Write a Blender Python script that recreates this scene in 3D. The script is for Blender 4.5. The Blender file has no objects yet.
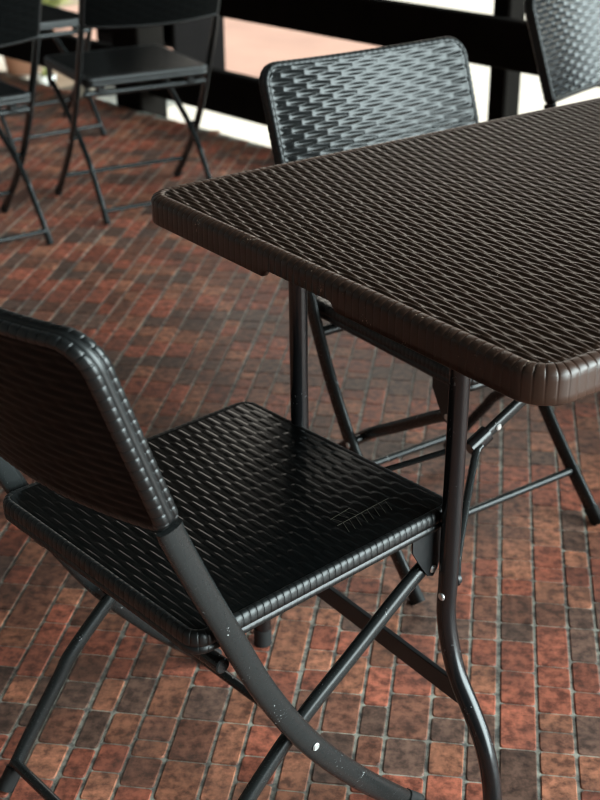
import bpy, math, random
import numpy as np
from mathutils import Vector, Matrix
random.seed(7); rng = np.random.default_rng(7)
SC = bpy.context.scene
COL = SC.collection
PI = math.pi

# ------------------------------------------------------------------ camera
CF, CP, CR, CH = 1272.3, 0.4561, -0.0093, 1.2585
cam_d = bpy.data.cameras.new('camera'); cam = bpy.data.objects.new('camera', cam_d); COL.objects.link(cam)
fw = Vector((0, math.cos(CP), -math.sin(CP))); rt = Vector((1, 0, 0)); up = Vector((0, math.sin(CP), math.cos(CP)))
rt2 = math.cos(CR)*rt + math.sin(CR)*up; up2 = -math.sin(CR)*rt + math.cos(CR)*up
cam.matrix_world = Matrix(((rt2.x, up2.x, -fw.x, 0), (rt2.y, up2.y, -fw.y, 0), (rt2.z, up2.z, -fw.z, CH), (0, 0, 0, 1)))
cam_d.sensor_fit = 'VERTICAL'; cam_d.sensor_height = 24.0; cam_d.sensor_width = 18.0
cam_d.lens = 24.0*CF/800
cam_d.clip_start = .05; cam_d.clip_end = 200
cam_d.dof.use_dof = True; cam_d.dof.focus_distance = 1.48
cam_d.dof.aperture_fstop = (cam_d.lens/1000)/0.0080
SC.camera = cam

# ------------------------------------------------------------------ world, sun, daylight
world = bpy.data.worlds.new('world'); SC.world = world; world.use_nodes = True
wn = world.node_tree; bg = wn.nodes['Background']
bg.inputs['Color'].default_value = (0.80, 0.93, 1.0, 1)
# overcast sky: brightest towards the open side on the right, and a warmer glow over the garden
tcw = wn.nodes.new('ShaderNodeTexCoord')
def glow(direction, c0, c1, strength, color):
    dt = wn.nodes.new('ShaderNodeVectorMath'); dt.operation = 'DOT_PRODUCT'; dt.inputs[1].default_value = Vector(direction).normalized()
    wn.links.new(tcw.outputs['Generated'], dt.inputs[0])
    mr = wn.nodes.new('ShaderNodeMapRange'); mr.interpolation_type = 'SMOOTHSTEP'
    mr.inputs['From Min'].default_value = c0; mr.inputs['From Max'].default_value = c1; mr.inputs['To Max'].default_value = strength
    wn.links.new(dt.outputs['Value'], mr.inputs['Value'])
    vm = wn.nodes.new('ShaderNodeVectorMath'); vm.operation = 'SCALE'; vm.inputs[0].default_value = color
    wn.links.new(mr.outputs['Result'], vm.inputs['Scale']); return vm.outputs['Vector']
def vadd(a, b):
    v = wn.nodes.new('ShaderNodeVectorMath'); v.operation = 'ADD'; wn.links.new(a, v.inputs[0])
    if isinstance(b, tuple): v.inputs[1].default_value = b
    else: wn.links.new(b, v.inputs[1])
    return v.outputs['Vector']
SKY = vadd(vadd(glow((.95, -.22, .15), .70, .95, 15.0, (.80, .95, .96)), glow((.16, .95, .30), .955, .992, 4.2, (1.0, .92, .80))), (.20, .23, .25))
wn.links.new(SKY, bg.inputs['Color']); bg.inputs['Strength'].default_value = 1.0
sun_d = bpy.data.lights.new('sun', 'SUN'); sun_d.energy = 3.4; sun_d.angle = math.radians(1.0); sun_d.color = (1, .93, .82)
sun = bpy.data.objects.new('sun', sun_d); COL.objects.link(sun)
sun.rotation_euler = Vector((0.35, 0.45, 1.5)).to_track_quat('Z', 'Y').to_euler()

SC.view_settings.view_transform = 'Standard'; SC.view_settings.look = 'None'
SC.view_settings.gamma = 1; SC.view_settings.use_curve_mapping = False
SC.view_settings.exposure = 0.0
SC.cycles.max_bounces = 6; SC.cycles.filter_width = 1.1; SC.cycles.use_denoising = True

# ------------------------------------------------------------------ helpers
def tag(o, label=None, cat=None, group=None, kind=None):
    if label: o['label'] = label
    if cat: o['category'] = cat
    if group: o['group'] = group
    if kind: o['kind'] = kind
    return o

def mesh_obj(name, verts, faces, mat=None, parent=None, smooth=True, sharp=None):
    me = bpy.data.meshes.new(name)
    me.from_pydata([tuple(map(float, v)) for v in verts], [], [tuple(map(int, f)) for f in faces])
    if mat: me.materials.append(mat)
    if smooth: me.polygons.foreach_set('use_smooth', [True]*len(me.polygons))
    if sharp and smooth:
        me.set_sharp_from_angle(angle=math.radians(sharp))
    me.update()
    o = bpy.data.objects.new(name, me); COL.objects.link(o)
    if parent: o.parent = parent
    return o

class MB:
    def __init__(s): s.v = []; s.f = []
    def add(s, v, f):
        n = len(s.v); s.v += [tuple(map(float, p)) for p in v]; s.f += [tuple(i+n for i in q) for q in f]; return s
    def build(s, name, mat, parent=None, smooth=True, sharp=40): return mesh_obj(name, s.v, s.f, mat, parent, smooth, sharp)

def box_geo(c, sz, rot=None, bev=0.0):
    """box with 45 degree chamfered edges"""
    cx, cy, cz = c; hx, hy, hz = [s/2 for s in sz]
    if bev <= 0:
        vs = [(x, y, z) for x in (-hx, hx) for y in (-hy, hy) for z in (-hz, hz)]
        fs = [(0, 1, 3, 2), (4, 6, 7, 5), (0, 4, 5, 1), (2, 3, 7, 6), (0, 2, 6, 4), (1, 5, 7, 3)]
    else:
        b = min(bev, hx*.9, hy*.9, hz*.9); vs = []; idx = {}
        for x in (-1, 1):
            for y in (-1, 1):
                for z in (-1, 1):
                    for a in range(3):
                        p = [x*(hx-b), y*(hy-b), z*(hz-b)]; p[a] = (x*hx, y*hy, z*hz)[a]
                        idx[(x, y, z, a)] = len(vs); vs.append(tuple(p))
        fs = []
        for x in (-1, 1): fs.append([idx[(x, y, z, 0)] for y, z in ((-1, -1), (1, -1), (1, 1), (-1, 1))][::x])
        for y in (-1, 1): fs.append([idx[(x, y, z, 1)] for x, z in ((-1, -1), (-1, 1), (1, 1), (1, -1))][::y])
        for z in (-1, 1): fs.append([idx[(x, y, z, 2)] for x, y in ((-1, -1), (1, -1), (1, 1), (-1, 1))][::z])
        for x in (-1, 1):
            for y in (-1, 1): fs.append([idx[(x, y, -1, 0)], idx[(x, y, 1, 0)], idx[(x, y, 1, 1)], idx[(x, y, -1, 1)]][::-x*y])
        for x in (-1, 1):
            for z in (-1, 1): fs.append([idx[(x, -1, z, 0)], idx[(x, 1, z, 0)], idx[(x, 1, z, 2)], idx[(x, -1, z, 2)]][::x*z])
        for y in (-1, 1):
            for z in (-1, 1): fs.append([idx[(-1, y, z, 1)], idx[(1, y, z, 1)], idx[(1, y, z, 2)], idx[(-1, y, z, 2)]][::-y*z])
        for x in (-1, 1):
            for y in (-1, 1):
                for z in (-1, 1): fs.append([idx[(x, y, z, a)] for a in range(3)][::x*y*z])
    if rot is not None: vs = [tuple(rot @ Vector(v)) for v in vs]
    return [(v[0]+cx, v[1]+cy, v[2]+cz) for v in vs], fs

def catmull(pts, per=8):
    P = [Vector(p) for p in pts]; P = [P[0]*2-P[1]]+P+[P[-1]*2-P[-2]]; out = []
    for i in range(1, len(P)-2):
        for k in range(per):
            t = k/per
            out.append(.5*((2*P[i])+(-P[i-1]+P[i+1])*t+(2*P[i-1]-5*P[i]+4*P[i+1]-P[i+2])*t*t+(-P[i-1]+3*P[i]-3*P[i+1]+P[i+2])*t**3))
    out.append(P[-2]); return out

def tube_geo(pts, ra, rb=None, side=None, seg=14, power=2.0, caps=True):
    """sweep; ra = half size across `side` direction's normal, rb = half size along `side`"""
    rb = rb or ra; P = [Vector(p) for p in pts]; n = len(P); V = []; F = []
    s0 = Vector(side) if side else None; prev = None
    for i in range(n):
        T = (P[min(i+1, n-1)]-P[max(i-1, 0)]).normalized()
        if s0 is not None: S = (s0-T*s0.dot(T)).normalized()
        else:
            r = prev if prev is not None else (Vector((0, 0, 1)) if abs(T.z) < .9 else Vector((1, 0, 0)))
            S = (r-T*r.dot(T)).normalized(); prev = S
        N = T.cross(S)
        for k in range(seg):
            a = 2*PI*k/seg; ca, sa = math.cos(a), math.sin(a)
            ca = math.copysign(abs(ca)**(2/power), ca); sa = math.copysign(abs(sa)**(2/power), sa)
            V.append(P[i]+S*(rb*ca)+N*(ra*sa))
    for i in range(n-1):
        for k in range(seg):
            a = i*seg+k; b = i*seg+(k+1) % seg; F.append((a, b, b+seg, a+seg))
    if caps: F.append(tuple(range(seg))[::-1]); F.append(tuple((n-1)*seg+k for k in range(seg)))
    return V, F

def cyl_geo(c, axis, r, h, seg=20, bev=.0015):
    ax = Vector(axis).normalized(); c = Vector(c); s = Vector((0, 0, 1)) if abs(ax.z) < .9 else Vector((1, 0, 0))
    S = (s-ax*s.dot(ax)).normalized(); N = ax.cross(S); V = []; F = []
    prof = [(r-bev, -h/2), (r, -h/2+bev), (r, h/2-bev), (r-bev, h/2)]
    for rr, z in prof:
        for k in range(seg):
            a = 2*PI*k/seg; V.append(c+ax*z+S*rr*math.cos(a)+N*rr*math.sin(a))
    for i in range(3):
        for k in range(seg):
            a = i*seg+k; b = i*seg+(k+1) % seg; F.append((a, b, b+seg, a+seg))
    F.append(tuple(range(seg))[::-1]); F.append(tuple(3*seg+k for k in range(seg)))
    return V, F

def copy_tree(o, parent=None):
    c = o.copy(); COL.objects.link(c); c.parent = parent
    for ch in list(o.children): copy_tree(ch, c)
    return c

def empty(name, loc, rz=0):
    o = bpy.data.objects.new(name, None); COL.objects.link(o); o.location = loc; o.rotation_euler = (0, 0, rz); o.empty_display_size = .05
    return o

# ------------------------------------------------------------------ materials
def new_mat(name):
    m = bpy.data.materials.new(name); m.use_nodes = True; nt = m.node_tree; b = nt.nodes['Principled BSDF']; return m, nt, b
def mat_simple(name, col, rough=.5, metal=0, noise=0.0, nscale=60, bump=0, spec=.5, rvar=0.0):
    m, nt, b = new_mat(name); b.inputs['Base Color'].default_value = (*col, 1); b.inputs['Roughness'].default_value = rough
    b.inputs['Metallic'].default_value = metal; b.inputs['Specular IOR Level'].default_value = spec
    if noise or bump or rvar:
        tc = nt.nodes.new('ShaderNodeTexCoord'); nz = nt.nodes.new('ShaderNodeTexNoise'); nz.inputs['Scale'].default_value = nscale; nz.inputs['Detail'].default_value = 5
        nt.links.new(tc.outputs['Object'], nz.inputs['Vector'])
        if noise:
            mx = nt.nodes.new('ShaderNodeMix'); mx.data_type = 'RGBA'
            mx.inputs['A'].default_value = (*[c*(1-noise) for c in col], 1); mx.inputs['B'].default_value = (*[min(1, c*(1+noise)) for c in col], 1)
            nt.links.new(nz.outputs['Fac'], mx.inputs['Factor']); nt.links.new(mx.outputs['Result'], b.inputs['Base Color'])
        if rvar:
            mr = nt.nodes.new('ShaderNodeMapRange'); mr.inputs['To Min'].default_value = rough-rvar; mr.inputs['To Max'].default_value = rough+rvar
            nt.links.new(nz.outputs['Fac'], mr.inputs['Value']); nt.links.new(mr.outputs['Result'], b.inputs['Roughness'])
        if bump:
            bp = nt.nodes.new('ShaderNodeBump'); bp.inputs['Strength'].default_value = bump; bp.inputs['Distance'].default_value = .002
            nt.links.new(nz.outputs['Fac'], bp.inputs['Height']); nt.links.new(bp.outputs['Normal'], b.inputs['Normal'])
    return m

def mat_worn(name, col, chip, rough, spec, scale, thr, rvar=.08):
    """painted metal / plastic with small light chips"""
    m, nt, b = new_mat(name); b.inputs['Specular IOR Level'].default_value = spec
    tc = nt.nodes.new('ShaderNodeTexCoord')
    nz = nt.nodes.new('ShaderNodeTexNoise'); nz.inputs['Scale'].default_value = scale; nz.inputs['Detail'].default_value = 3
    lo = nt.nodes.new('ShaderNodeTexNoise'); lo.inputs['Scale'].default_value = scale*.09; lo.inputs['Detail'].default_value = 2
    nt.links.new(tc.outputs['Object'], nz.inputs['Vector']); nt.links.new(tc.outputs['Object'], lo.inputs['Vector'])
    ad = nt.nodes.new('ShaderNodeMath'); ad.operation = 'MULTIPLY'; nt.links.new(nz.outputs['Fac'], ad.inputs[0]); nt.links.new(lo.outputs['Fac'], ad.inputs[1])
    st = nt.nodes.new('ShaderNodeMapRange'); st.inputs['From Min'].default_value = thr; st.inputs['From Max'].default_value = thr+.015; nt.links.new(ad.outputs[0], st.inputs['Value'])
    mx = nt.nodes.new('ShaderNodeMix'); mx.data_type = 'RGBA'; mx.inputs['A'].default_value = (*col, 1); mx.inputs['B'].default_value = (*chip, 1)
    nt.links.new(st.outputs['Result'], mx.inputs['Factor']); nt.links.new(mx.outputs['Result'], b.inputs['Base Color'])
    mr = nt.nodes.new('ShaderNodeMapRange'); mr.inputs['To Min'].default_value = rough-rvar; mr.inputs['To Max'].default_value = rough+rvar
    nt.links.new(nz.outputs['Fac'], mr.inputs['Value']); nt.links.new(mr.outputs['Result'], b.inputs['Roughness'])
    return m

M_BLK = mat_simple('black_plastic', (.0035, .004, .004), .21, noise=.25, nscale=40, rvar=.05, spec=.14)
M_BLKF2 = mat_simple('black_plastic_gloss', (.005, .0055, .0055), .23, noise=.25, nscale=40, rvar=.05, spec=.42)
M_BLKD = mat_simple('black_plastic_rear', (.0035, .004, .004), .3, noise=.25, nscale=40, rvar=.05, spec=.05)
M_BLKR = mat_simple('black_plastic_bands', (.006, .0068, .007), .40, noise=.25, nscale=40, rvar=.05, spec=.6)
M_BLKF = mat_simple('black_powder_coat_flat', (.016, .017, .018), .42, noise=.2, nscale=150, rvar=.08)
M_TUBE = mat_worn('worn_black_metal', (.016, .0175, .0175), (.45, .45, .45), .25, .45, 380, .442)
M_LEG = mat_worn('table_leg_metal', (.010, .010, .011), (.12, .12, .12), .19, .6, 300, .40, rvar=.05)
M_BRN = mat_worn('brown_plastic', (.032, .017, .011), (.30, .22, .17), .30, .5, 500, .45)
M_BRNR = mat_worn('brown_plastic_bands', (.046, .023, .015), (.42, .32, .25), .36, .6, 420, .425)
M_RIV = mat_simple('rivet_steel', (.75, .75, .73), .3, metal=.6)
M_RUB = mat_simple('black_rubber', (.012, .012, .012), .7)
M_SCR = mat_simple('scratch_pale', (.055, .05, .036), .6)
M_WOOD = mat_simple('dark_timber', (.009, .0075, .0065), .8, noise=.4, nscale=12, spec=.03)

# ------------------------------------------------------------------ floor of antique brick tiles
FY = -0.15074
FM = np.array([[math.cos(FY), -math.sin(FY)], [math.sin(FY), math.cos(FY)]])
FA = np.array([-.3899, 5.0533]); FD = np.array([.2071, -.2249]); FD = FD/np.linalg.norm(FD); FN = np.array([-FD[1], FD[0]])  # railing line, FN points outside
def side_of_rail(p): return (p-FA)@FN

def build_floor():
    V = []; F = []; C = []
    def colour(border):
        k = rng.random()*.80+(.42 if border else 0)
        if k < .46: c = np.array([.430, .125, .078])
        elif k < .66: c = np.array([.460, .175, .105])
        elif k < .90: c = np.array([.280, .110, .072])
        else: c = np.array([.190, .100, .075])
        return c*(.66+.40*rng.random())
    tile = .305; x_min, x_max, y_min, y_max = -3.35, 2.6, -1.2, 6.2
    g = .0022; gh = .0010
    ix0 = math.floor((x_min-.0616)/tile); ix1 = math.ceil((x_max-.0616)/tile)
    iy0 = math.floor((y_min-1.4505)/tile); iy1 = math.ceil((y_max-1.4505)/tile)
    base = [.047, .056, .041, .063, .054, .044]
    for ix in range(ix0, ix1):
        X0 = .0616+ix*tile
        if ix == -1: ws = base
        elif ix == 0: ws = [.059, .054, .045, .053, .049, .045]
        else: ws = list(rng.permutation(base))
        for iy in range(iy0, iy1):
            Y0 = 1.4505+iy*tile
            cw = FM@np.array([X0+tile/2, Y0+tile/2])
            if side_of_rail(cw) > .25 or cw[0] < -3.3: continue
            x = X0
            for wv in ws:
                n = rng.choice([4, 4, 5]); ls = .045+rng.random(n)*.06
                if rng.random() < .3: ls[rng.integers(n)] *= 1.6
                ls = ls/ls.sum()*tile; y = Y0
                for li, l in enumerate(ls):
                    gx0 = g+(.0024 if x == X0 else 0); x0, x1 = x+gx0, x+wv-g; y0, y1 = y+gh, y+l-gh
                    near = cw[1] < 3.4
                    ctr = FM@np.array([(x0+x1)/2, (y0+y1)/2])
                    if side_of_rail(ctr) > -.02: y += l; continue
                    r = .0028+rng.random()*.0025
                    ring = []
                    for (cx, cy, a0) in ((x1-r, y1-r, 0), (x0+r, y1-r, 90), (x0+r, y0+r, 180), (x1-r, y0+r, 270)):
                        for q in (range(3) if near else (1,)):
                            a = math.radians(a0+(q*45 if near else 45)); rr = r if near else 0
                            ring.append((cx+rr*math.cos(a)+(0 if near else r*math.copysign(1, math.cos(a))), cy+rr*math.sin(a)+(0 if near else r*math.copysign(1, math.sin(a)))))
                    k = len(ring); n0 = len(V); hgt = -.0004*rng.random()
                    mx_, my_ = (x0+x1)/2, (y0+y1)/2
                    for px, py in ring: V.append((px, py, -.0022))
                    for px, py in ring:
                        V.append((mx_+(px-mx_)*(1-2*.0016/(x1-x0)), my_+(py-my_)*(1-2*.0016/(y1-y0)), hgt))
                    for j in range(k): F.append((n0+j, n0+(j+1) % k, n0+k+(j+1) % k, n0+k+j))
                    F.append(tuple(n0+k+j for j in range(k)))
                    c = colour(li in (0, len(ls)-1)); C += [c]*(k+1)
                    y += l
                x += wv
    nb = len(F)
    # grout bed
    n0 = len(V); q = np.linspace(-4, 10, 2)
    a = FA-FD*3.4; b = FA+FD*9
    inv = FM.T
    poly = [inv@np.array(p) for p in ((a[0], a[1]), (-3.3, 7.2), (-3.3, -2.6), (b[0], -2.6), (b[0], b[1]))]
    if True:
        poly = [inv@np.array(p) for p in ((-3.3, FA[1]+(-3.3-FA[0])/FD[0]*FD[1]), (-3.3, -1.6), (2.9, -1.6), (2.9, FA[1]+(2.9-FA[0])/FD[0]*FD[1]))]
    for p in poly: V.append((p[0], p[1], -.002))
    for p in poly: V.append((p[0], p[1], -.12))
    m = len(poly); F.append(tuple(n0+i for i in range(m))); F.append(tuple(n0+m+i for i in range(m))[::-1])
    for i in range(m): F.append((n0+i, n0+m+i, n0+m+(i+1) % m, n0+(i+1) % m))
    C += [np.array([.340, .315, .275])]*(m+2)
    W = [(*(FM@np.array([p[0], p[1]])), p[2]) for p in V]
    me = bpy.data.meshes.new('floor'); me.from_pydata([tuple(map(float, v)) for v in W], [], F)
    at = me.attributes.new('brick', 'FLOAT_COLOR', 'FACE')
    arr = np.ones((len(F), 4), np.float32); arr[:, :3] = np.array(C); at.data.foreach_set('color', arr.ravel())
    m_, nt, bs = new_mat('antique_brick_tile')
    an = nt.nodes.new('ShaderNodeAttribute'); an.attribute_name = 'brick'
    tc = nt.nodes.new('ShaderNodeTexCoord')
    n1 = nt.nodes.new('ShaderNodeTexNoise'); n1.inputs['Scale'].default_value = 55; n1.inputs['Detail'].default_value = 6; n1.inputs['Roughness'].default_value = .65
    n2 = nt.nodes.new('ShaderNodeTexNoise'); n2.inputs['Scale'].default_value = 7; n2.inputs['Detail'].default_value = 4
    for n_ in (n1, n2): nt.links.new(tc.outputs['Object'], n_.inputs['Vector'])
    r1 = nt.nodes.new('ShaderNodeValToRGB'); r1.color_ramp.elements[0].position = .38; r1.color_ramp.elements[0].color = (.40, .42, .45, 1); r1.color_ramp.elements[1].position = .61; r1.color_ramp.elements[1].color = (1.5, 1.55, 1.5, 1)
    nt.links.new(n1.outputs['Fac'], r1.inputs['Fac'])
    mu = nt.nodes.new('ShaderNodeMix'); mu.data_type = 'RGBA'; mu.blend_type = 'MULTIPLY'; mu.inputs['Factor'].default_value = 1
    nt.links.new(an.outputs['Color'], mu.inputs['A']); nt.links.new(r1.outputs['Color'], mu.inputs['B'])
    r2 = nt.nodes.new('ShaderNodeMapRange'); r2.inputs['From Min'].default_value = .45; r2.inputs['From Max'].default_value = .72; r2.inputs['To Max'].default_value = .6
    nt.links.new(n2.outputs['Fac'], r2.inputs['Value'])
    m2 = nt.nodes.new('ShaderNodeMix'); m2.data_type = 'RGBA'; m2.inputs['B'].default_value = (.060, .044, .038, 1)
    nt.links.new(r2.outputs['Result'], m2.inputs['Factor']); nt.links.new(mu.outputs['Result'], m2.inputs['A']); nt.links.new(m2.outputs['Result'], bs.inputs['Base Color'])
    bs.inputs['Roughness'].default_value = .42; bs.inputs['Specular IOR Level'].default_value = .35
    bp = nt.nodes.new('ShaderNodeBump'); bp.inputs['Strength'].default_value = .25; bp.inputs['Distance'].default_value = .001
    nt.links.new(n1.outputs['Fac'], bp.inputs['Height']); nt.links.new(bp.outputs['Normal'], bs.inputs['Normal'])
    me.materials.append(m_); o = bpy.data.objects.new('floor', me); COL.objects.link(o); tag(o, 'floor of red and brown antique brick tiles', kind='structure')
build_floor()

# ground outside (level just under the porch floor)
def pt(s, d, z): p = FA+FD*s+FN*d; return (p[0], p[1], z)
M_GRAV = mat_simple('pale_paving', (.68, .62, .54), .8, noise=.12, nscale=3)
M_PINK = mat_simple('pink_paving', (.50, .30, .235), .8, noise=.22, nscale=2.2)
M_TAN = mat_simple('tan_soil', (.30, .235, .17), .9, noise=.4, nscale=2.5)
o = MB().add([pt(-18, .0, -.125), pt(12, .0, -.125), pt(12, 14, -.125), pt(-18, 14, -.125)], [(0, 1, 2, 3)]).build('ground', M_GRAV, smooth=False); tag(o, 'pale sunlit paving beyond the railing', kind='structure')

# roof and walls of the porch
M_CEIL = mat_simple('porch_ceiling', (.05, .043, .037), .8, noise=.3, nscale=4)
M_WALL = mat_simple('porch_wall', (.07, .062, .055), .85, noise=.2, nscale=3)
rp = [pt(-4.2, 1.1, 0), pt(5.2, 1.1, 0)]
poly = [(rp[0][0], rp[0][1]), (-3.4, -3.2), (rp[1][0]-1.2, -3.2), (rp[1][0], rp[1][1])]
poly = [(-3.4, rp[0][1]), (-3.4, -3.2), (1.6, -3.2), (1.6, 3.75), (FA[0]+FD[0]*.9+FN[0]*1.1, FA[1]+FD[1]*.9+FN[1]*1.1), (rp[0][0], rp[0][1])]
mb = MB(); n = len(poly)
mb.add([(x, y, 2.9) for x, y in poly]+[(x, y, 3.05) for x, y in poly], [tuple(range(n))[::-1], tuple(range(n, 2*n))]+[(i, (i+1) % n, n+(i+1) % n, n+i) for i in range(n)])
o = mb.build('ceiling', M_CEIL, smooth=False); tag(o, 'dark timber porch ceiling', kind='structure')
o = MB().add(*box_geo((-3.4, 1.6, 1.39), (.12, 9.4, 3.02))).build('wall_left', M_WALL, smooth=False); tag(o, 'unseen plain panel added to shade the far floor', kind='structure')
o = MB().add(*box_geo((-1.0, -3.15, 1.39), (4.7, .12, 3.02))).build('wall_back', M_WALL, smooth=False); tag(o, 'unseen plain panel added to shade the far floor', kind='structure')

# ------------------------------------------------------------------ woven panels
def strand_height(u, v, w, P, amp, slope=False):
    """u across the strands, v along them; rows are staggered by half a stitch"""
    row = np.floor(u/w); du = (u/w-row)*2-1
    fr = v/P+.5*np.mod(row, 2); fr = fr-np.floor(fr)
    if slope:      # flat strands that start with a step and sink under the next one
        along = np.where(fr < .90, .12+.88*np.clip(fr/.80, 0, 1)**.8, 1-(fr-.90)/.10)
        cross = np.clip(1-np.abs(du)**9, 0, 1)**.8
    else:          # arched strands
        along = np.clip(np.sin(PI*fr), 0, 1)**.75
        cross = np.clip(1-np.abs(du)**1.35, 0, 1)
    return amp*along*cross

def round_clamp(x, y, hx, hy, r):
    """snap points of a rectangle that lie outside its rounded corners onto the corner arc"""
    if isinstance(r, tuple): r = np.where(x > 0, r[0], r[1])
    ax = np.abs(x)-(hx-r); ay = np.abs(y)-(hy-r)
    m = (ax > 0) & (ay > 0); d = np.sqrt(np.maximum(ax, 1e-9)**2+np.maximum(ay, 1e-9)**2)
    k = np.where(m & (d > r), r/np.maximum(d, 1e-9), 1.0)
    x2 = np.where(m, np.sign(x)*((hx-r)+ax*k), x); y2 = np.where(m, np.sign(y)*((hy-r)+ay*k), y)
    return x2, y2, m & (d > r)

def weave_sheet(hx, hy, r, w, P, amp, su, sv, fade=.004, flip=False, slope=False):
    nu = int(round(2*hx/su))+1; nv = int(round(2*hy/sv))+1
    U, Vv = np.meshgrid(np.linspace(-hx, hx, nu), np.linspace(-hy, hy, nv), indexing='ij')
    H = strand_height(U+hx, Vv+hy, w, P, amp, slope)
    X, Y, out = round_clamp(U, Vv, hx, hy, r)
    edge = np.minimum(hx-np.abs(U), hy-np.abs(Vv)); H = H*np.clip(edge/fade, 0, 1); H[out] = 0
    V = np.stack([X.ravel(), Y.ravel(), H.ravel()], 1)
    i = np.arange(nu-1)[:, None]*nv+np.arange(nv-1)[None, :]
    i = i.ravel(); F = np.stack([i, i+nv, i+nv+1, i+1], 1)
    if flip: V[:, 2] *= -1; F = F[:, ::-1]
    return V, F

def rim_ring(hx, hy, r, prof, pitch, groove, sub=6, lift=None):
    """profile swept round a rounded rectangle: prof = [(inset, z, tooth weight)], wrapped bands every `pitch`"""
    rp, rn = r if isinstance(r, tuple) else (r, r)
    ap, an_ = PI/2*rp, PI/2*rn; tot = 2*(2*hx-rp-rn)+2*(hy-rp)+2*(hy-rn)+2*ap+2*an_
    nt_ = int(round(tot/pitch)); sub = 6; n = nt_*sub; s = ((np.arange(n)//sub)+np.array([0, .08, .17, .5, .83, .92])[np.arange(n) % sub])/nt_*tot
    px = np.zeros(n); py = np.zeros(n); nx = np.zeros(n); ny = np.zeros(n)
    segs = [('l', (hx, -(hy-rp)), (0, 1), 2*(hy-rp), (1, 0)), ('a', (hx-rp, hy-rp), 0, ap, rp), ('l', (hx-rp, hy), (-1, 0), 2*hx-rp-rn, (0, 1)), ('a', (-(hx-rn), hy-rn), 90, an_, rn),
            ('l', (-hx, hy-rn), (0, -1), 2*(hy-rn), (-1, 0)), ('a', (-(hx-rn), -(hy-rn)), 180, an_, rn), ('l', (-(hx-rn), -hy), (1, 0), 2*hx-rp-rn, (0, -1)), ('a', (hx-rp, -(hy-rp)), 270, ap, rp)]
    acc = 0
    for kind, o_, d_, L, nn in segs:
        m = (s >= acc-1e-9) & (s < acc+L-1e-9); t = s[m]-acc
        if kind == 'l': px[m] = o_[0]+d_[0]*t; py[m] = o_[1]+d_[1]*t; nx[m] = nn[0]; ny[m] = nn[1]
        else:
            a = np.radians(d_)+t/nn; px[m] = o_[0]+nn*np.cos(a); py[m] = o_[1]+nn*np.sin(a); nx[m] = np.cos(a); ny[m] = np.sin(a)
        acc += L
    ph = (np.arange(n) % sub)/sub
    tooth = np.array([-1, -.12, .06, .12, .06, -.12])[np.arange(n) % sub]
    rows = []
    for k, (ins, z, wt, dx, dz) in enumerate(prof):
        off = -ins+tooth*groove*wt*dx
        rows.append(np.stack([px+nx*off, py+ny*off, np.full(n, z)+tooth*groove*wt*dz], 1))
    V = np.concatenate(rows); F = []
    for k in range(len(prof)-1):
        a = k*n+np.arange(n); b = k*n+(np.arange(n)+1) % n; F.append(np.stack([a, a+n, b+n, b], 1))
    return V, np.concatenate(F), n, s, (px, py)

def join(parts):
    V = []; F = []; n = 0
    for v, f in parts:
        V.append(np.asarray(v, float)); F += [tuple(int(i)+n for i in q) for q in f]; n += len(v)
    return np.concatenate(V), F

def band_faces(o, n_sheet, mat):
    me = o.data; me.materials.append(mat); idx = np.zeros(len(me.polygons), np.int32); idx[n_sheet:] = 1
    me.polygons.foreach_set('material_index', idx)
# ------------------------------------------------------------------ chair
A_PROF = [(-.2405, .604), (-.2352, .587), (-.2043, .5135), (-.1705, .4389), (-.1241, .3386), (-.0596, .2301), (.0199, .1279), (.1052, .0349), (.134, .006)]
B_PROF = [(.1700, .366), (.128, .344), (.0355, .288), (-.0479, .2372), (-.1289, .1715), (-.1543, .1400), (-.2099, .0689), (-.256, .004)]
SW, SD, SZ = .2045, .208, .4456     # seat half width, half depth, top height

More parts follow.
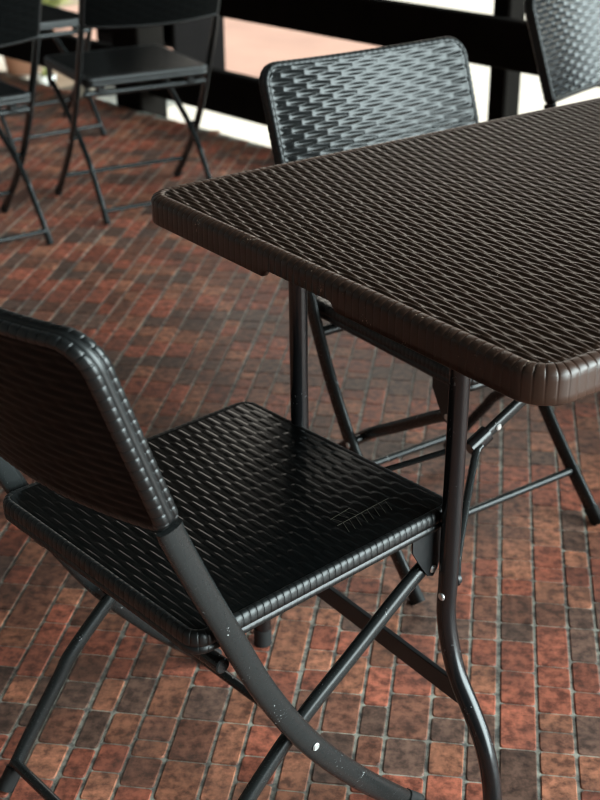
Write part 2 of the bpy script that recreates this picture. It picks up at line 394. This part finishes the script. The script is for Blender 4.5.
def make_chair():
    root = empty('folding_chair', (0, 0, 0))      # local x = forward, local y = the sitter's left
    # seat: strands run across the seat (y), rows along x
    top = weave_sheet(SD-.009, SW-.009, .016, .0088, .0560, .0006, .00147, .0028, slope=True)
    top[0][:, 2] += SZ-.0012
    prof = [(.013, SZ-.0030, 0, 0, 0), (.0095, SZ-.0004, .5, 0, 1), (.006, SZ, .9, 0, 1), (.0025, SZ-.0018, 1, .6, .8), (.0004, SZ-.006, 1, 1, 0), (0, SZ-.012, 1, 1, 0), (.0, SZ-.0165, .6, 1, 0),
            (.0016, SZ-.0172, 0, 0, 0), (.0016, SZ-.0182, 0, 0, 0), (.0, SZ-.019, .4, 1, 0), (.0008, SZ-.026, .4, 1, 0), (.004, SZ-.029, 0, 0, 0), (.012, SZ-.029, 0, 0, 0)]
    rv, rf, n, _, _ = rim_ring(SD, SW, .024, prof, .0098, .0014)
    rf = [tuple(q) for q in rf]; last = [(len(prof)-1)*n+k for k in range(n)]
    rf.append(tuple(last)[::-1])
    V, F = join([top, (rv, rf)])
    seat = mesh_obj('seat', V, F, M_BLK, root); band_faces(seat, len(top[1]), M_BLKR)
    # backrest, built flat (x up, y across, z forward) then curved and leaned back
    hx, hy, th = .120, .2245, .0135
    fs = weave_sheet(hx-.009, hy-.011, (.030, .010), .0118, .0560, .0022, .0017, .0035); fs[0][:, 2] += th-.0012
    bs_ = weave_sheet(hx-.009, hy-.011, (.030, .010), .0118, .0560, .0012, .0017, .0035, flip=True); bs_[0][:, 2] -= th-.0012
    prof = [(.013, th-.003, 0, 0, 0), (.0095, th-.0002, .6, 0, 1), (.005, th-.0006, 1, .3, .8), (.0008, th-.005, 1, 1, 0), (.0002, th-.0095, .8, 1, 0), (.0018, th-.0100, 0, 0, 0), (.0012, th-.0104, 0, 0, 0),
            (.0012, -th+.0104, 0, 0, 0), (.0018, -th+.0100, 0, 0, 0), (.0002, -th+.0095, .8, 1, 0), (.0008, -th+.005, 1, 1, 0), (.005, -th+.0006, 1, .3, -.8), (.0095, -th+.0002, .6, 0, -1), (.013, -th+.003, 0, 0, 0)]
    rv, rf, n, _, _ = rim_ring(hx, hy, (.040, .016), prof, .0125, .0017)
    V, F = join([fs, bs_, (rv, rf)])
    tilt = math.atan(.351); cx, cz = -.2765, .7165
    bend = .030*((V[:, 1]/.2245)**2-1)
    zf = V[:, 2]+bend
    X = cx-V[:, 0]*math.sin(tilt)+zf*math.cos(tilt); Z = cz+V[:, 0]*math.cos(tilt)+zf*math.sin(tilt)
    back = mesh_obj('backrest', np.stack([X, V[:, 1], Z], 1), F, M_BLK, root); band_faces(back, len(fs[1])+len(bs_[1]), M_BLKR); back.data.materials[0] = M_BLKF2; back.data.materials.append(M_BLKD)
    mi = np.zeros(len(back.data.polygons), np.int32); mi[len(fs[1]):] = 2; mi[len(fs[1])+len(bs_[1]):] = 1; back.data.polygons.foreach_set('material_index', mi)
    # curved tubes
    for s in (-1, 1):
        pts = catmull([(f, s*.2175, z) for f, z in A_PROF], 7)
        leg = MB().add(*tube_geo(pts, .0150, .0075, (0, 1, 0), 18, 2.6)).build('leg', M_TUBE, root)
        e, e2 = Vector(pts[-1]), Vector(pts[-5])
        d = (e-e2).normalized()
        cap = MB().add(*tube_geo([e-d*.030, e-d*.028, e+d*.0045], .0168, .0093, (0, 1, 0), 16, 2.6)).build('foot_cap', M_RUB, leg)
        MB().add(*cyl_geo((-.0545, s*.2258, .224), (0, 1, 0), .0052, .0028)).build('rivet', M_RIV, leg)
        pts = catmull([(f, s*.190, z) for f, z in B_PROF], 7)
        leg = MB().add(*tube_geo(pts, .0105, .0085, (0, 1, 0), 18, 2.3)).build('leg', M_TUBE, root)
        e, e2 = Vector(pts[-1]), Vector(pts[-5]); d = (e-e2).normalized()
        MB().add(*tube_geo([e-d*.030, e-d*.028, e+d*.003], .0122, .0102, (0, 1, 0), 16, 2.3)).build('foot_cap', M_RUB, leg)
        # spacer between the crossing tubes
        MB().add(*cyl_geo((-.0545, s*.2045, .230), (0, 1, 0), .007, .012)).build('spacer', M_TUBE, leg)
        # bracket under the seat front
        y0 = s*.1925
        prof2 = [(.130, .4180), (.186, .4180), (.189, .4100), (.178, .362), (.169, .352), (.159, .356), (.143, .380), (.130, .402)]
        k = len(prof2); y1, y2 = y0+s*.0068, y0+s*.0092
        vs = [(f, y1, z) for f, z in prof2]+[(f, y2, z) for f, z in prof2]
        fs2 = [tuple(range(k)), tuple(range(k, 2*k))[::-1]]+[(i, i+k, (i+1) % k+k, (i+1) % k) for i in range(k)]
        br = MB().add(vs, fs2 if s > 0 else [f[::-1] for f in fs2]).add(*box_geo((.163, s*.188, .4163), (.066, .022, .0025))).build('bracket', M_BLKF, root, smooth=False)
        MB().add(*cyl_geo((.1680, s*.2026, .363), (0, 1, 0), .0055, .003)).build('rivet', M_RIV, br)
    # rod across under the rear of the seat, on which the seat turns
    MB().add(*cyl_geo((-.1700, 0, .3900), (0, 1, 0), .0095, .405, 20)).add(*box_geo((-.170, .15, .404), (.03, .02, .03))).add(*box_geo((-.170, -.15, .404), (.03, .02, .03))).build('pivot_rod', M_TUBE, root)
    for pts, r_ in (([(-.2395, -.186, .040), (-.2395, .186, .040)], .0075), ([(.060, -.213, .083), (.060, .213, .083)], .0075)):
        MB().add(*tube_geo(pts, r_, r_, (1, 0, 0), 14)).build('stretcher', M_TUBE, root)
    return root

chair = make_chair()
def put(o, pose, label): o.location = (pose[0], pose[1], 0); o.rotation_euler = (0, 0, pose[2]); tag(o, label, 'chair', 'woven-look folding chairs'); return o
poses = [
 ((-.0951, 1.3783, .7329), 'nearest black folding chair, seen from behind, at the short edge of the brown table'),
 ((.2983, 2.0127, -.966), 'black folding chair across the brown table, its lit woven backrest rising behind the tabletop'),
 ((.8814, 2.8166, -.7034), 'folding chair at top right, only the left part of its bright backrest in view'),
 ((-.553, 4.1407, 2.0671), 'blurred black folding chair with crossed legs standing beyond the left corner of the brown table'),
 ((-1.049, 3.7356, 2.1986), 'blurred folding chair cut by the left edge of the photo, two crossed legs showing'),
 ((-1.06, 5.02, 2.20), 'farthest blurred folding chair, its crossed legs seen between the two chairs at upper left'),
]
for i, (p, l) in enumerate(poses):
    c_ = chair if i == 0 else copy_tree(chair)
    put(c_, p, l)

# scratches on the near chair's seat and back belong to those parts
seat1 = [c for c in chair.children if c.name.startswith('seat')][0]
def scratch(parent, lines, z, wd=.0005):
    mb = MB()
    for (x0, y0, x1, y1) in lines:
        d = Vector((x1-x0, y1-y0, 0)); n_ = Vector((-d.y, d.x, 0)).normalized()*wd/2
        a = Vector((x0, y0, z)); b = Vector((x1, y1, z)); h = Vector((0, 0, .0003))
        mb.add([a-n_, b-n_, b+n_, a+n_, a-n_+h, b-n_+h, b+n_+h, a+n_+h], [(3, 2, 1, 0), (4, 5, 6, 7), (0, 1, 5, 4), (1, 2, 6, 5), (2, 3, 7, 6), (3, 0, 4, 7)])
    o = mb.build('scratch', M_SCR, parent, smooth=False); o['label'] = 'pale scratch marks'; return o
SCR = [(.0576, -.1428, .151, -.1393)]
for k in range(8): f0 = .068+k*.0105; SCR.append((f0, -.1425, f0-.009, -.162))
SCR += [(.061, -.127, .098, -.1234), (.068, -.140, .064, -.127), (.080, -.140, .076, -.126), (.092, -.140, .088, -.125)]
scratch(seat1, SCR, SZ+.0003)

# ------------------------------------------------------------------ table
TL, TW, TZ = 1.80, .776, .739
TM = .3745; TA = .6310; TN = (.2354, 1.1035)
def make_table():
    root = empty('folding_table', (TN[0], TN[1], 0), TA)   # local x = along the table, y = across; origin under the near right corner
    hx, hy = TL/2, TW/2
    top = weave_sheet(hx-.0175, hy-.0175, 0.030, .00835, .0554, .0032, .00139, .0042)
    top[0][:, 2] += TZ-.0022
    prof = [(.021, TZ-.0035, 0, 0, 0), (.0165, TZ-.0005, .4, 0, 1), (.012, TZ, .9, 0, 1), (.006, TZ-.0022, 1, .2, .9), (.0016, TZ-.0052, 1, .6, .6), (.0, TZ-.0085, .8, 1, 0), (.0, TZ-.014, .3, 1, 0),
            (.0, TZ-.030, .28, 1, 0), (.0, TZ-.0385, .2, 1, 0), (.002, TZ-.0405, 0, 0, 0), (.008, TZ-.0405, 0, 0, 0), (.010, TZ-.028, 0, 0, 0)]
    rv, rf, n, s, (px, py) = rim_ring(hx, hy, .044, prof, .0126, .0016)
    # hand recess cut into the lower edge of each short side
    for k in range(7, 12):
        for j in range(n):
            i = k*n+j
            if abs(px[j]) > hx-.003 and abs(py[j]+hy-.404) < .073:
                e = min(1, (.073-abs(py[j]+hy-.404))/.008); rv[i, 2] = max(rv[i, 2], min(TZ-.0285, rv[i, 2]+.0115*e)) if k < 11 else rv[i, 2]
    rf = [tuple(q) for q in rf]; rf.append(tuple((len(prof)-1)*n+k for k in range(n))[::-1])
    V, F = join([top, (rv, rf)]); V[:, 0] += hx; V[:, 1] += hy
    tp = mesh_obj('tabletop', V, F, M_BRN, root); band_faces(tp, len(top[1]), M_BRNR)
    # long steel side rails under the top
    for y in (.06, TW-.06):
        MB().add(*box_geo((hx, y, TZ-.036), (TL-.16, .016, .018), bev=.002)).build('side_rail', M_BLKF, root, smooth=False)
    for x, sg in ((.0961, 1), (TL-.0961, -1)):
        lp = [(.2153, .708), (.216, .640), (.2165, .535), (.2175, .437), (.2182, .3485), (.219, .302), (.2106, .2603), (.1925, .2158), (.1635, .1781), (.1404, .1448), (.1244, .1064), (.1152, .0626), (.1105, .004)]
        for mir in (0, 1):
            pts = catmull([(x, TM*2-y if mir else y, z) for y, z in lp], 5)
            lg = MB().add(*tube_geo(pts, .0125, .0125, (1, 0, 0), 20)).build('leg', M_LEG, root)
            e = Vector(pts[-1])
            MB().add(*tube_geo([(e.x, e.y, .030), (e.x, e.y, .028), (e.x, e.y, 0)], .0145, .0145, (1, 0, 0), 18)).build('foot_cap', M_RUB, lg)
            yr = TM*2-.2182 if mir else .2182
            MB().add(*cyl_geo((x-sg*.0122, yr-.002, .3296), (1, 0, 0), .0052, .004)).build('rivet', M_RIV, lg)
            MB().add(*cyl_geo((x+sg*.0145, yr, .345), (1, 0, 0), .0075, .008)).build('brace_stop', M_BLKF, lg)
            arm = tube_geo(catmull([(x+sg*.018, yr+(.004 if not mir else -.004), .333), (x+sg*.06, yr+(.045 if not mir else -.045), .352), (x+sg*.17, TM+(-.02 if not mir else .02), .405), (x+sg*.192, TM+(-.008 if not mir else .008), .4155)], 5), .0055, .004, (0, 0, 1), 12)
            MB().add(*arm).build('brace', M_TUBE, root)
        MB().add(*tube_geo([(x, .14, .700), (x, 2*TM-.14, .700)], .012, .012, (0, 0, 1), 16)).build('hinge_bar', M_LEG, root)
        MB().add(*box_geo((x, TM, .191), (.008, .392, .030), bev=.001)).build('crossbar', M_BLKF, root, smooth=False)
        # upper arm with its locking sleeve
        a = Vector((x+sg*.185, TM, .412)); b = Vector((x+sg*.775, TM, .698)); d = (b-a).normalized()
        ar = MB().add(*tube_geo([a, b], .0085, .0062, (0, 1, 0), 14, 3)).build('brace', M_TUBE, root)
        MB().add(*tube_geo([a-d*.006+d*.0, a+d*.030], .0125, .0105, (0, 1, 0), 16, 2.6)).build('locking_sleeve', M_LEG, ar)
        MB().add(*cyl_geo(a+d*.047+Vector((0, -.0072, 0)), (0, 1, 0), .005, .003)).build('rivet', M_RIV, ar)
    return root
table = make_table()
tag(table, 'brown folding table with a moulded woven-look top and black bent steel legs', 'table')

# ------------------------------------------------------------------ railing beyond the chairs
ra = math.atan2(FD[1], FD[0])
rail = empty('timber_railing', (FA[0], FA[1], 0), ra); tag(rail, 'low dark timber railing of two broad boards along the edge of the porch', 'railing')
for z0, z1 in ((.06, .225), (.435, .585)):
    MB().add(*box_geo((2.0, .06, (z0+z1)/2), (8.5, .05, z1-z0), bev=.006)).build('rail_board', M_WOOD, rail, smooth=False)
for s in (-2.9, -.47, 1.42, 3.6, 5.7):
    if s == -.47: MB().add(*box_geo((s, .06, .45), (.185, .14, 1.14), bev=.008)).build('post', M_WOOD, rail, smooth=False); continue
    MB().add(*box_geo((s, .125, .45), (.070, .08, 1.14), bev=.006)).build('post', M_WOOD, rail, smooth=False)
o = MB().add(*box_geo((0, 0, 0), (1.25, .12, 3.02), rot=Matrix.Rotation(ra, 3, 'Z'))).build('shade_panel_right', M_WALL, smooth=False); o.location = (*pt(3.48, .10, 0)[:2], 1.39); tag(o, 'unseen plain panel added to shade the far floor', kind='structure')  # added off-view panel, keeps the side glow off the far floor
# slabs of pinkish paving outside
def slab(name, pts, z0, z1, mat, label):
    n = len(pts); mb = MB().add([(x, y, z0) for x, y in pts]+[(x, y, z1) for x, y in pts], [tuple(range(n))[::-1], tuple(range(n, 2*n))]+[(i, (i+1) % n, n+(i+1) % n, n+i) for i in range(n)])
    o = mb.build(name, mat, smooth=False); tag(o, label, kind='structure'); return o
slab('paving_path', [pt(a, b, 0)[:2] for a, b in ((-3.4, .75), (-.75, .75), (-1.15, 2.7), (-2.0, 3.0), (-3.6, 3.0))], -.125, -.105, M_PINK, 'pinkish paving beyond the railing')
slab('soil_bed', [(-3.2, 6.95), (-1.32, 6.2), (-1.02, 6.0), (-1.0, 7.2), (-1.2, 9.5), (-3.2, 9.5)][::1], -.125, -.115, M_TAN, 'brown soil bed beyond the railing')
slab('white_slab', [(-2.3, 6.6), (-1.34, 6.02), (-1.36, 6.6), (-1.5, 7.05), (-2.3, 7.3)], -.115, -.10, M_GRAV, 'white slab beside the soil bed')

# dark cabinet behind the railing with jars in its open bay
M_CAB = mat_simple('blackened_wood', (.007, .006, .006), .8, noise=.3, nscale=10, spec=.03)
cab = empty('open_cabinet', (*pt(-1.18, .55, 0)[:2], -.125), ra); tag(cab, 'black open-fronted wooden cabinet behind the thick railing post', 'cabinet')
MB().add(*box_geo((0, .30, .62), (.62, .02, .80), bev=.002)).build('back_panel', M_CAB, cab, smooth=False)
for x in (-.31, .31): MB().add(*box_geo((x, .15, .51), (.024, .30, 1.02), bev=.002)).build('side_panel', M_CAB, cab, smooth=False)
for z in (.25, .62, 1.01): MB().add(*box_geo((0, .15, z), (.60, .29, .022), bev=.002)).build('shelf', M_CAB, cab, smooth=False)


o = MB().add([pt(-17, 9, -.125), pt(-1.5, 9, -.125), pt(-1.5, 9.3, -.125), pt(-17, 9.3, -.125), pt(-17, 9, 5.0), pt(-1.5, 9, 5.0), pt(-1.5, 9.3, 5.0), pt(-17, 9.3, 5.0)], [(0, 1, 5, 4), (1, 2, 6, 5), (2, 3, 7, 6), (3, 0, 4, 7), (4, 5, 6, 7)]).build('sky_block_far', mat_simple('dark_render', (.05, .045, .04), .9, noise=.3, nscale=2), smooth=False); tag(o, 'unseen dark wall added beyond the paving to block low sky', kind='structure')  # unseen wall added to darken what the chair seats reflect
o = MB().add([pt(-20, 8.6, -.125), pt(-11.2, 8.6, -.125), pt(-11.2, 9, -.125), pt(-20, 9, -.125), pt(-20, 8.6, 9), pt(-11.2, 8.6, 9), pt(-11.2, 9, 9), pt(-20, 9, 9)], [(0, 1, 5, 4), (1, 2, 6, 5), (2, 3, 7, 6), (3, 0, 4, 7), (4, 5, 6, 7)]).build('sky_block_left_far', bpy.data.materials['dark_render'], smooth=False); tag(o, 'unseen tall dark wall added beyond the paving to block sky glow', kind='structure')  # taller unseen block added so the left chairs' seats reflect no glow

def lathe_geo(prof, seg=24):
    V = []; F = []
    for r, z in prof:
        for k in range(seg): V.append((r*math.cos(2*PI*k/seg), r*math.sin(2*PI*k/seg), z))
    for i in range(len(prof)-1):
        for k in range(seg): a = i*seg+k; b = i*seg+(k+1) % seg; F.append((a, b, b+seg, a+seg))
    F.append(tuple(range(seg))[::-1]); F.append(tuple((len(prof)-1)*seg+k for k in range(seg)))
    return V, F
M_GLZ = mat_simple('grey_glaze', (.34, .33, .31), .35)
M_WHT = mat_simple('white_glaze', (.80, .79, .76), .35)
M_TER = mat_simple('terracotta', (.36, .17, .10), .8, noise=.2)
M_LEAF = mat_simple('yellow_green_leaf', (.30, .31, .11), .6, noise=.4, nscale=30)
M_EARTH = mat_simple('dark_earth', (.05, .035, .025), .95)
def cab_pt(x, y): return (cab.location.x+x*math.cos(ra)-y*math.sin(ra), cab.location.y+x*math.sin(ra)+y*math.cos(ra))
def jar(x, y, z, k, mat, label):
    j = empty('jar', (*cab_pt(x, y), z-.125)); tag(j, label, 'jar', 'jars in the black cabinet')
    MB().add(*lathe_geo([(r*k, h*k) for r, h in ((.030, 0), (.038, .01), (.042, .05), (.036, .085), (.028, .095))])).build('body', mat, j)
    MB().add(*lathe_geo([(r*k, h*k) for r, h in ((.031, .095), (.032, .108), (.012, .114), (.010, .124))])).build('lid', mat, j)
jar(.17, .09, .631, 1.15, M_GLZ, 'grey lidded jar, the larger one on the middle shelf of the black cabinet')
jar(-.05, .07, .631, .8, M_WHT, 'small white lidded jar on the middle shelf of the black cabinet')
jar(.02, .07, .261, .9, M_WHT, 'white lidded jar on the lowest shelf of the black cabinet')

def pot(name, x, y, z, r, h, mat, label, cat):
    t = empty(name, (x, y, z)); tag(t, label, cat)
    MB().add(*lathe_geo([(r*.7, 0), (r*.74, .004), (r*.98, h*.80), (r*1.08, h*.82), (r*1.08, h), (r*.95, h), (r*.92, h*.9)], 28)).build('pot', mat, t)
    MB().add(*lathe_geo([(r*.93, h*.86), (r*.90, h*.90)], 24)).build('soil', M_EARTH, t)
    return t
def foliage(t, z0, R, n, seed):
    rg = random.Random(seed); mb = MB()
    for i in range(n):
        a = rg.random()*2*PI; e = math.radians(rg.uniform(10, 85)); L = R*rg.uniform(.55, 1.0); d = Vector((math.cos(a)*math.cos(e), math.sin(a)*math.cos(e), math.sin(e)))
        sdir = d.cross(Vector((0, 0, 1))).normalized()*L*.13; b = Vector((0, 0, z0)); m1 = b+d*L*.55; tip = b+d*L+Vector((0, 0, -L*.12)); nrm = sdir.cross(d).normalized()*.003
        mb.add([b, m1-sdir, tip, m1+sdir, m1+nrm*3], [(0, 1, 4), (1, 2, 4), (2, 3, 4), (3, 0, 4), (0, 3, 1), (1, 3, 2)])
    mb.build('foliage', M_LEAF, t, smooth=False)
t = pot('potted_plant', -1.21, 6.18, -.115, .050, .095, M_WHT, 'small white pot with a sprig of leaves on the soil bed', 'potted plant'); foliage(t, .085, .06, 22, 1)
t = pot('potted_plant', -1.42, 6.62, -.115, .085, .15, M_TER, 'terracotta pot with yellow-green leaves beyond the left chairs', 'potted plant'); foliage(t, .14, .17, 60, 2)
t = pot('potted_plant', -1.52, 7.75, -.115, .11, .16, M_TER, 'farthest terracotta pot with a leafy yellow-green bush', 'potted plant'); foliage(t, .15, .30, 110, 3)
